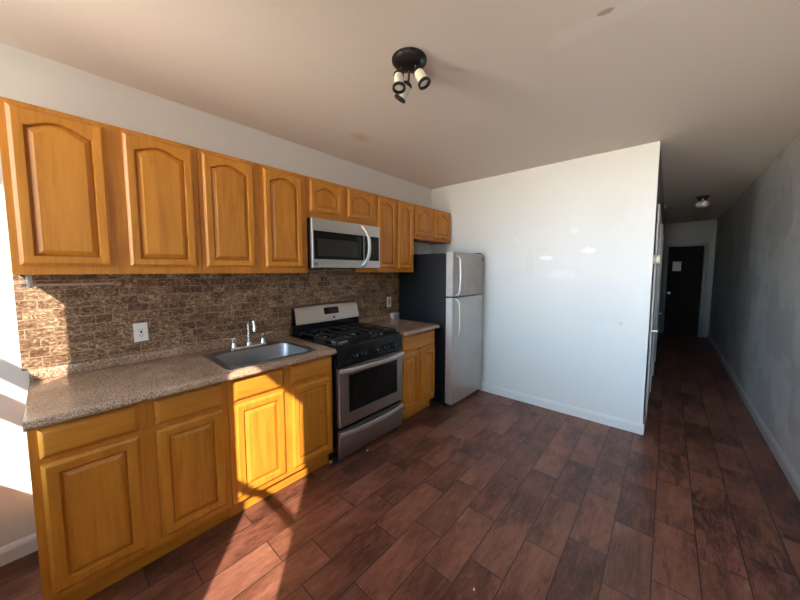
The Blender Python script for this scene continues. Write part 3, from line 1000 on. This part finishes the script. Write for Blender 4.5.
# ------------------------------------------------------------------ microwave
MX0, MX1, MZ0, MZ1, MF = 1.4065, 2.137, 1.478, 1.868, -0.345
t = thing('microwave', 'stainless over-the-range microwave under the short wall cabinet', 'microwave', ((MX0 + MX1) / 2, -0.18, MZ0))
ox, oy, oz = t.location
W2 = (MX1 - MX0) / 2
HZ = MZ1 - MZ0
b = BM(); box(b, -W2, W2, MF + 0.002 - oy, -0.014 - oy, 0, HZ, 0.003)
obj('body', b, M['black'], t)
b = BM()
DX1 = 1.935 - ox
def ringm(x0, x1, z0, z1, y):
    return [(x0, y - oy, z0), (x1, y - oy, z0), (x1, y - oy, z1), (x0, y - oy, z1)]
MFF = -0.367
gx0, gx1, gz0, gz1 = 1.422 - ox, 1.931 - ox, 0.070, 0.292
loft(b, [ringm(-W2, DX1, 0.004, HZ - 0.002, MF), ringm(-W2, DX1, 0.004, HZ - 0.002, MFF + 0.004), ringm(-W2 + 0.004, DX1 - 0.001, 0.008, HZ - 0.006, MFF),
         ringm(gx0, gx1, gz0, gz1, MFF), ringm(gx0 + 0.001, gx1 - 0.001, gz0 + 0.001, gz1 - 0.001, MFF + 0.003)])
md = obj('door', b, M['steel_h'], t)
b = BM(); box(b, gx0 + 0.0015, gx1 - 0.0015, MFF - 0.0005 - oy, MFF + 0.0028 - oy, gz0 + 0.0015, gz1 - 0.0015)
mw_ = obj('window', b, M['glass_dark'], md)
b = BM(); box(b, 1.455 - ox, 1.868 - ox, MFF - 0.0014 - oy, MFF - 0.0006 - oy, 0.098, 0.232)
obj('mesh_screen', b, M['screen'], mw_)
# control side: steel frame with black key panel
b = BM()
kx0, kx1 = 1.939 - ox, W2 - 0.016
loft(b, [ringm(DX1 + 0.001, W2, 0.004, HZ - 0.002, MF), ringm(DX1 + 0.001, W2, 0.004, HZ - 0.002, MFF + 0.004), ringm(DX1 + 0.002, W2 - 0.004, 0.008, HZ - 0.006, MFF),
         ringm(kx0, kx1, gz0, gz1, MFF), ringm(kx0 + 0.001, kx1 - 0.001, gz0 + 0.001, gz1 - 0.001, MFF + 0.003)])
cp = obj('control_panel', b, M['steel_h'], t)
b = BM(); box(b, kx0 + 0.0015, kx1 - 0.0015, MFF - 0.0005 - oy, MFF + 0.0028 - oy, gz0 + 0.0015, gz1 - 0.0015)
obj('key_panel', b, M['glass_dark'], cp)
b = BM()
pts = []
for k in range(21):
    s_ = 2 * k / 20 - 1
    pts.append((1.912 - ox + 0.042 * (1 - s_ * s_), MFF - 0.006 - 0.046 * (1 - s_ ** 4) - oy, 0.02 + (HZ - 0.035) * k / 20))
tube(b, pts, 0, 12, rsect(0.015, 0.008), up=(0, 1, 0))
obj('handle', b, M['handle'], md)
# dark emblem low on the left with its light mark
b = BM(); box(b, 1.425 - ox, 1.452 - ox, MFF - 0.0022 - oy, MFF - 0.0004 - oy, 0.022, 0.046)
bd = obj('emblem', b, M['black_matte'], md)
b = BM()
ym = MFF - 0.0030 - oy
box(b, 1.432 - ox, 1.4345 - ox, ym, ym + 0.0007, 0.026, 0.042)
for z_a, z_b in ((0.034, 0.042), (0.034, 0.026)):
    loft(b, [[(1.4345 - ox, ym, z_a - 0.001), (1.4345 - ox, ym, z_a + 0.001), (1.4345 - ox, ym + 0.0007, z_a + 0.001), (1.4345 - ox, ym + 0.0007, z_a - 0.001)],
             [(1.446 - ox, ym, z_b - 0.001), (1.446 - ox, ym, z_b + 0.001), (1.446 - ox, ym + 0.0007, z_b + 0.001), (1.446 - ox, ym + 0.0007, z_b - 0.001)]])
obj('emblem_mark', b, M['plastic'], bd)

# ------------------------------------------------------------------ refrigerator
FX0, FX1 = 2.766, 3.447
t = thing('refrigerator', 'top-freezer refrigerator with smudged steel doors and charcoal side against the back wall', 'refrigerator', ((FX0 + FX1) / 2, -0.38, 0))
ox, oy, oz = t.location
W2 = (FX1 - FX0) / 2
b = BM(); box(b, -W2, W2, -0.692 - oy, -0.045 - oy, 0.03, 1.640, 0.006)
obj('body', b, M['charcoal'], t)
b = BM(); box(b, -W2 + 0.006, W2 - 0.006, -0.699 - oy, -0.6925 - oy, 0.055, 1.632)
obj('gasket', b, M['rubber'], t)
b = BM(); box(b, -W2 + 0.02, W2 - 0.02, -0.69 - oy, -0.66 - oy, 0.004, 0.029, 0.003)
obj('base_grille', b, M['black_matte'], t)
for fx in (-W2 + 0.05, W2 - 0.05):
    for fy in (-0.64, -0.1):
        b = BM(); cyl(b, (fx, fy - oy, 0.001), (fx, fy - oy, 0.031), 0.018, 12, 0.002); obj('foot', b, M['black_matte'], t)
def fridge_door(name, z0, z1, material):
    b = BM()
    n = 14
    yb = -0.700 - oy
    prof = []
    def face(x):
        s_ = x / W2
        return -0.781 - oy - 0.010 * (1 - s_ * s_)
    out = [(-W2, yb), (-W2, face(-W2) + 0.008)]
    xs = [-W2 + 0.002, -W2 + 0.008] + [-W2 + 0.02 + (2 * W2 - 0.04) * k / n for k in range(n + 1)] + [W2 - 0.008, W2 - 0.002]
    for x_ in xs:
        d_ = W2 - abs(x_)
        out.append((x_, face(x_) + (0.008 * (1 - min(d_ / 0.012, 1)) ** 2)))
    out += [(W2, face(W2) + 0.008), (W2, yb)]
    prism(b, out, 'z', z0, z1)
    return obj(name, b, material, t, 28)
fz = fridge_door('freezer_door', 1.191, 1.650, M['steel_fz'])
fd = fridge_door('refrigerator_door', 0.050, 1.177, M['steel_fr'])
hx = -W2 + 0.062
def fr_handle(parent, z_mount, z_tip, sgn):
    b = BM()
    yf = -0.783 - oy
    pts = [(hx, yf + 0.002, z_mount), (hx, yf - 0.026, z_mount + sgn * 0.008), (hx, yf - 0.044, z_mount + sgn * 0.04)]
    zs = z_mount + sgn * 0.04
    for k in range(1, 9):
        pts.append((hx, yf - 0.044 - 0.008 * math.sin(math.pi * k / 8), zs + (z_tip - zs - sgn * 0.04) * k / 8))
    pts += [(hx, yf - 0.026, z_tip - sgn * 0.008), (hx, yf + 0.002, z_tip)]
    tube(b, pts, 0, 12, rsect(0.006, 0.0125), up=(1, 0, 0))
    obj('handle', b, M['handle'], parent)
fr_handle(fz, 1.61, 1.205, -1)
fr_handle(fd, 1.163, 0.77, -1)
b = BM(); lathe(b, [(0, 0), (0.012, 0), (0.012, 0.002), (0, 0.003)], (W2 - 0.045, -0.7845 - oy, 1.595), (0, -1, 0), 16)
obj('badge', b, M['black_matte'], fz)
b = BM(); box(b, W2 - 0.09, W2 - 0.01, -0.76 - oy, -0.66 - oy, 1.6505, 1.664, 0.004); obj('hinge_cover', b, M['charcoal'], t)

# ------------------------------------------------------------------ small fixed things
# outlet above the counter
t = thing('electrical_outlet', 'white wall outlet with dark stained sockets on the backsplash left of the sink', 'outlet', (0.4255, -0.0106, 1.085))
t.rotation_euler = (0, R(-1.2), 0)
b = BM(); loft(b, [[(-0.034, 0, -0.057), (0.034, 0, -0.057), (0.034, 0, 0.057), (-0.034, 0, 0.057)], [(-0.034, -0.003, -0.057), (0.034, -0.003, -0.057), (0.034, -0.003, 0.057), (-0.034, -0.003, 0.057)],
                [(-0.031, -0.006, -0.054), (0.031, -0.006, -0.054), (0.031, -0.006, 0.054), (-0.031, -0.006, 0.054)]])
obj('cover_plate', b, M['plastic'], t)
b = BM(); box(b, -0.0165, 0.0165, -0.0085, -0.0062, -0.0335, 0.0335, 0.001, 1)
rc = obj('receptacle', b, M['plastic'], t)
for z_ in (-0.018, 0.016):
    for dx in (-0.0065, 0.0065):
        b = BM(); box(b, dx - 0.0014, dx + 0.0014, -0.0092, -0.0086, z_ - 0.004, z_ + 0.005); obj('slot', b, M['black_matte'], rc)
    b = BM(); lathe(b, [(0, 0), (0.003, 0), (0.003, 0.0006), (0, 0.0007)], (0, -0.0086, z_ - 0.010), (0, -1, 0), 10); obj('slot', b, M['black_matte'], rc)
b = BM(); lathe(b, [(0, 0), (0.0065, 0), (0.006, 0.0005), (0, 0.0007)], (0.001, -0.0086, 0.001), (0, -1, 0), 12); obj('stain', b, M['brown_hole'], rc)
# switch plate by the refrigerator
t = thing('switch_plate', 'white wall plate with grey insert on the backsplash beside the refrigerator', 'switch', (2.628, -0.0106, 1.10))
b = BM(); box(b, -0.036, 0.036, -0.006, 0, -0.059, 0.059, 0.0025)
obj('cover_plate', b, M['plastic'], t)
b = BM(); box(b, -0.015, 0.015, -0.009, -0.0062, -0.033, 0.033, 0.001, 1)
obj('insert', b, M['plastic_grey'], t)
# paper towel bar
t = thing('paper_towel_holder', 'empty silver paper towel bar under the leftmost wall cabinet', 'towel holder', (0.15, -0.20, 1.443))
b = BM(); box(b, -0.150, -0.118, -0.02, 0.02, -0.004, -0.0004, 0.001, 1); obj('mounting_plate', b, M['steel'], t)
b = BM(); box(b, -0.143, -0.125, -0.006, 0.006, -0.062, -0.0042, 0.002); obj('bracket', b, M['steel'], t)
b = BM(); cyl(b, (-0.160, 0, -0.050), (0.152, 0, -0.050), 0.0062, 14, 0.002); obj('bar', b, M['steel'], t)
# kitchen ceiling spot light
t = thing('ceiling_spotlight', 'black round ceiling light with cream glass spot heads in the kitchen', 'ceiling light', (1.338, -1.388, H))
b = BM()
lathe(b, [(0, -0.0004), (0.081, -0.0004), (0.085, -0.004), (0.085, -0.018), (0.081, -0.024), (0.074, -0.030), (0.045, -0.036), (0, -0.038)], (0, 0, 0), (0, 0, 1), 40)
for k in range(40):
    a_ = 2 * math.pi * k / 40
    cyl(b, (0.0855 * math.cos(a_), 0.0855 * math.sin(a_), -0.005), (0.0845 * math.cos(a_), 0.0845 * math.sin(a_), -0.020), 0.0032, 6)
obj('canopy', b, M['bronze'], t)
def spot_head(top, bot, name='spot_head'):
    T, B = Vector(top) - t.location, Vector(bot) - t.location
    ax = (B - T)
    L_ = ax.length
    ax.normalize()
    b = BM()
    # knuckle, arm from the canopy, upper collar and lower ring
    root = Vector((T.x * 0.75, T.y * 0.75, -0.034))
    tube(b, [root, (root + T) / 2 + Vector((0, 0, 0.004)), T + ax * 0.004], 0.006, 10, up=(0.3, 0.9, 0.1))
    lathe(b, [(0, 0.0), (0.016, 0.0), (0.024, 0.006), (0.0275, 0.010), (0.0275, 0.016), (0.0245, 0.018), (0, 0.018)], T, ax, 22)
    h_ = obj(name, b, M['bronze'], t)
    b = BM()
    lathe(b, [(0.0285, L_ - 0.016), (0.033, L_ - 0.014), (0.034, L_ - 0.002), (0.031, L_), (0.026, L_), (0.025, L_ - 0.014), (0.0285, L_ - 0.016)], T, ax, 26)
    obj('rim_ring', b, M['bronze'], h_)
    b = BM()
    lathe(b, [(0, 0.0185), (0.0235, 0.0185), (0.0255, 0.030), (0.027, L_ - 0.017), (0.024, L_ - 0.017), (0.022, 0.030), (0, 0.024)], T, ax, 26)
    obj('lamp_shade', b, M['shade'], h_)
    b = BM()
    lathe(b, [(0, L_ - 0.006), (0.012, L_ - 0.007), (0.022, L_ - 0.011), (0.0235, L_ - 0.014), (0.012, L_ - 0.035), (0, L_ - 0.036)], T, ax, 22)
    obj('bulb', b, M['bulb'], h_)
spot_head((1.317, -1.335, 2.475), (1.300, -1.352, 2.382))
spot_head((1.362, -1.420, 2.478), (1.372, -1.462, 2.394))
spot_head((1.385, -1.345, 2.455), (1.372, -1.290, 2.378))
# hall ceiling light
t = thing('hall_light', 'small globe ceiling light on a dark base in the dark hall', 'ceiling light', (6.35, -2.755, H))
b = BM(); lathe(b, [(0, -0.0005), (0.075, -0.0005), (0.075, -0.02), (0.05, -0.035), (0.045, -0.07), (0, -0.07)], (0, 0, 0), (0, 0, 1), 24); obj('base', b, M['bronze'], t)
b = BM(); lathe(b, [(0, -0.0705), (0.05, -0.0705), (0.066, -0.085), (0.074, -0.112), (0.066, -0.142), (0.04, -0.162), (0, -0.17)], (0, 0, 0), (0, 0, 1), 24); obj('globe', b, M['plastic'], t)
# smoke detector on hall ceiling
t = thing('smoke_detector', 'pale round smoke detector high on the left side of the hall', 'smoke detector', (6.6, YE - 0.001, 2.49))
b = BM(); lathe(b, [(0, 0), (0.05, 0), (0.05, 0.02), (0.04, 0.032), (0, 0.036)], (0, 0, 0), (0, -1, 0), 24); obj('housing', b, M['plastic_grey'], t)
b = BM(); lathe(b, [(0, 0.0365), (0.016, 0.0365), (0.014, 0.040), (0, 0.041)], (0, 0, 0), (0, -1, 0), 16); obj('cap', b, M['plastic'], t)
# cream knob-like thing round the corner
t = thing('door_chime', 'small round cream wall fixture just round the corner at the hall entrance', 'wall fixture', (3.56, YE - 0.001, 1.555))
b = BM(); lathe(b, [(0, 0), (0.042, 0), (0.042, 0.012), (0.030, 0.020), (0, 0.022)], (0, 0, 0), (0, -1, 0), 24); obj('base', b, M['cream'], t)
b = BM(); lathe(b, [(0, 0.0225), (0.034, 0.0225), (0.036, 0.032), (0.034, 0.046), (0.022, 0.052), (0, 0.053)], (0, 0, 0), (0, -1, 0), 24); obj('dial', b, M['cream'], t)
# scraps on the floor
def scrap(x, y, s, label, seed):
    r_ = random.Random(seed)
    b = BM()
    n = 7
    lo, hi = [], []
    for k in range(n):
        a_ = 2 * math.pi * k / n
        q = s * (0.7 + 0.5 * r_.random())
        lo.append((q * math.cos(a_), q * 0.7 * math.sin(a_), 0.0003))
        hi.append((q * 0.9 * math.cos(a_), q * 0.63 * math.sin(a_), 0.003 + 0.006 * r_.random()))
    loft(b, [lo, hi])
    o = obj('paper_scrap', b, M['plastic'])
    o.location = (x, y, 0.0005)
    tag(o, label, 'scrap', 'scraps on the floor')
scrap(1.690, -0.655, 0.013, 'white scrap on the floor in front of the range drawer', 3)
scrap(1.402, -0.560, 0.016, 'white scrap on the floor at the gap between the sink cabinet and the range', 5)
scrap(1.271, -1.835, 0.006, 'tiny white crumb out on the open floor', 9)
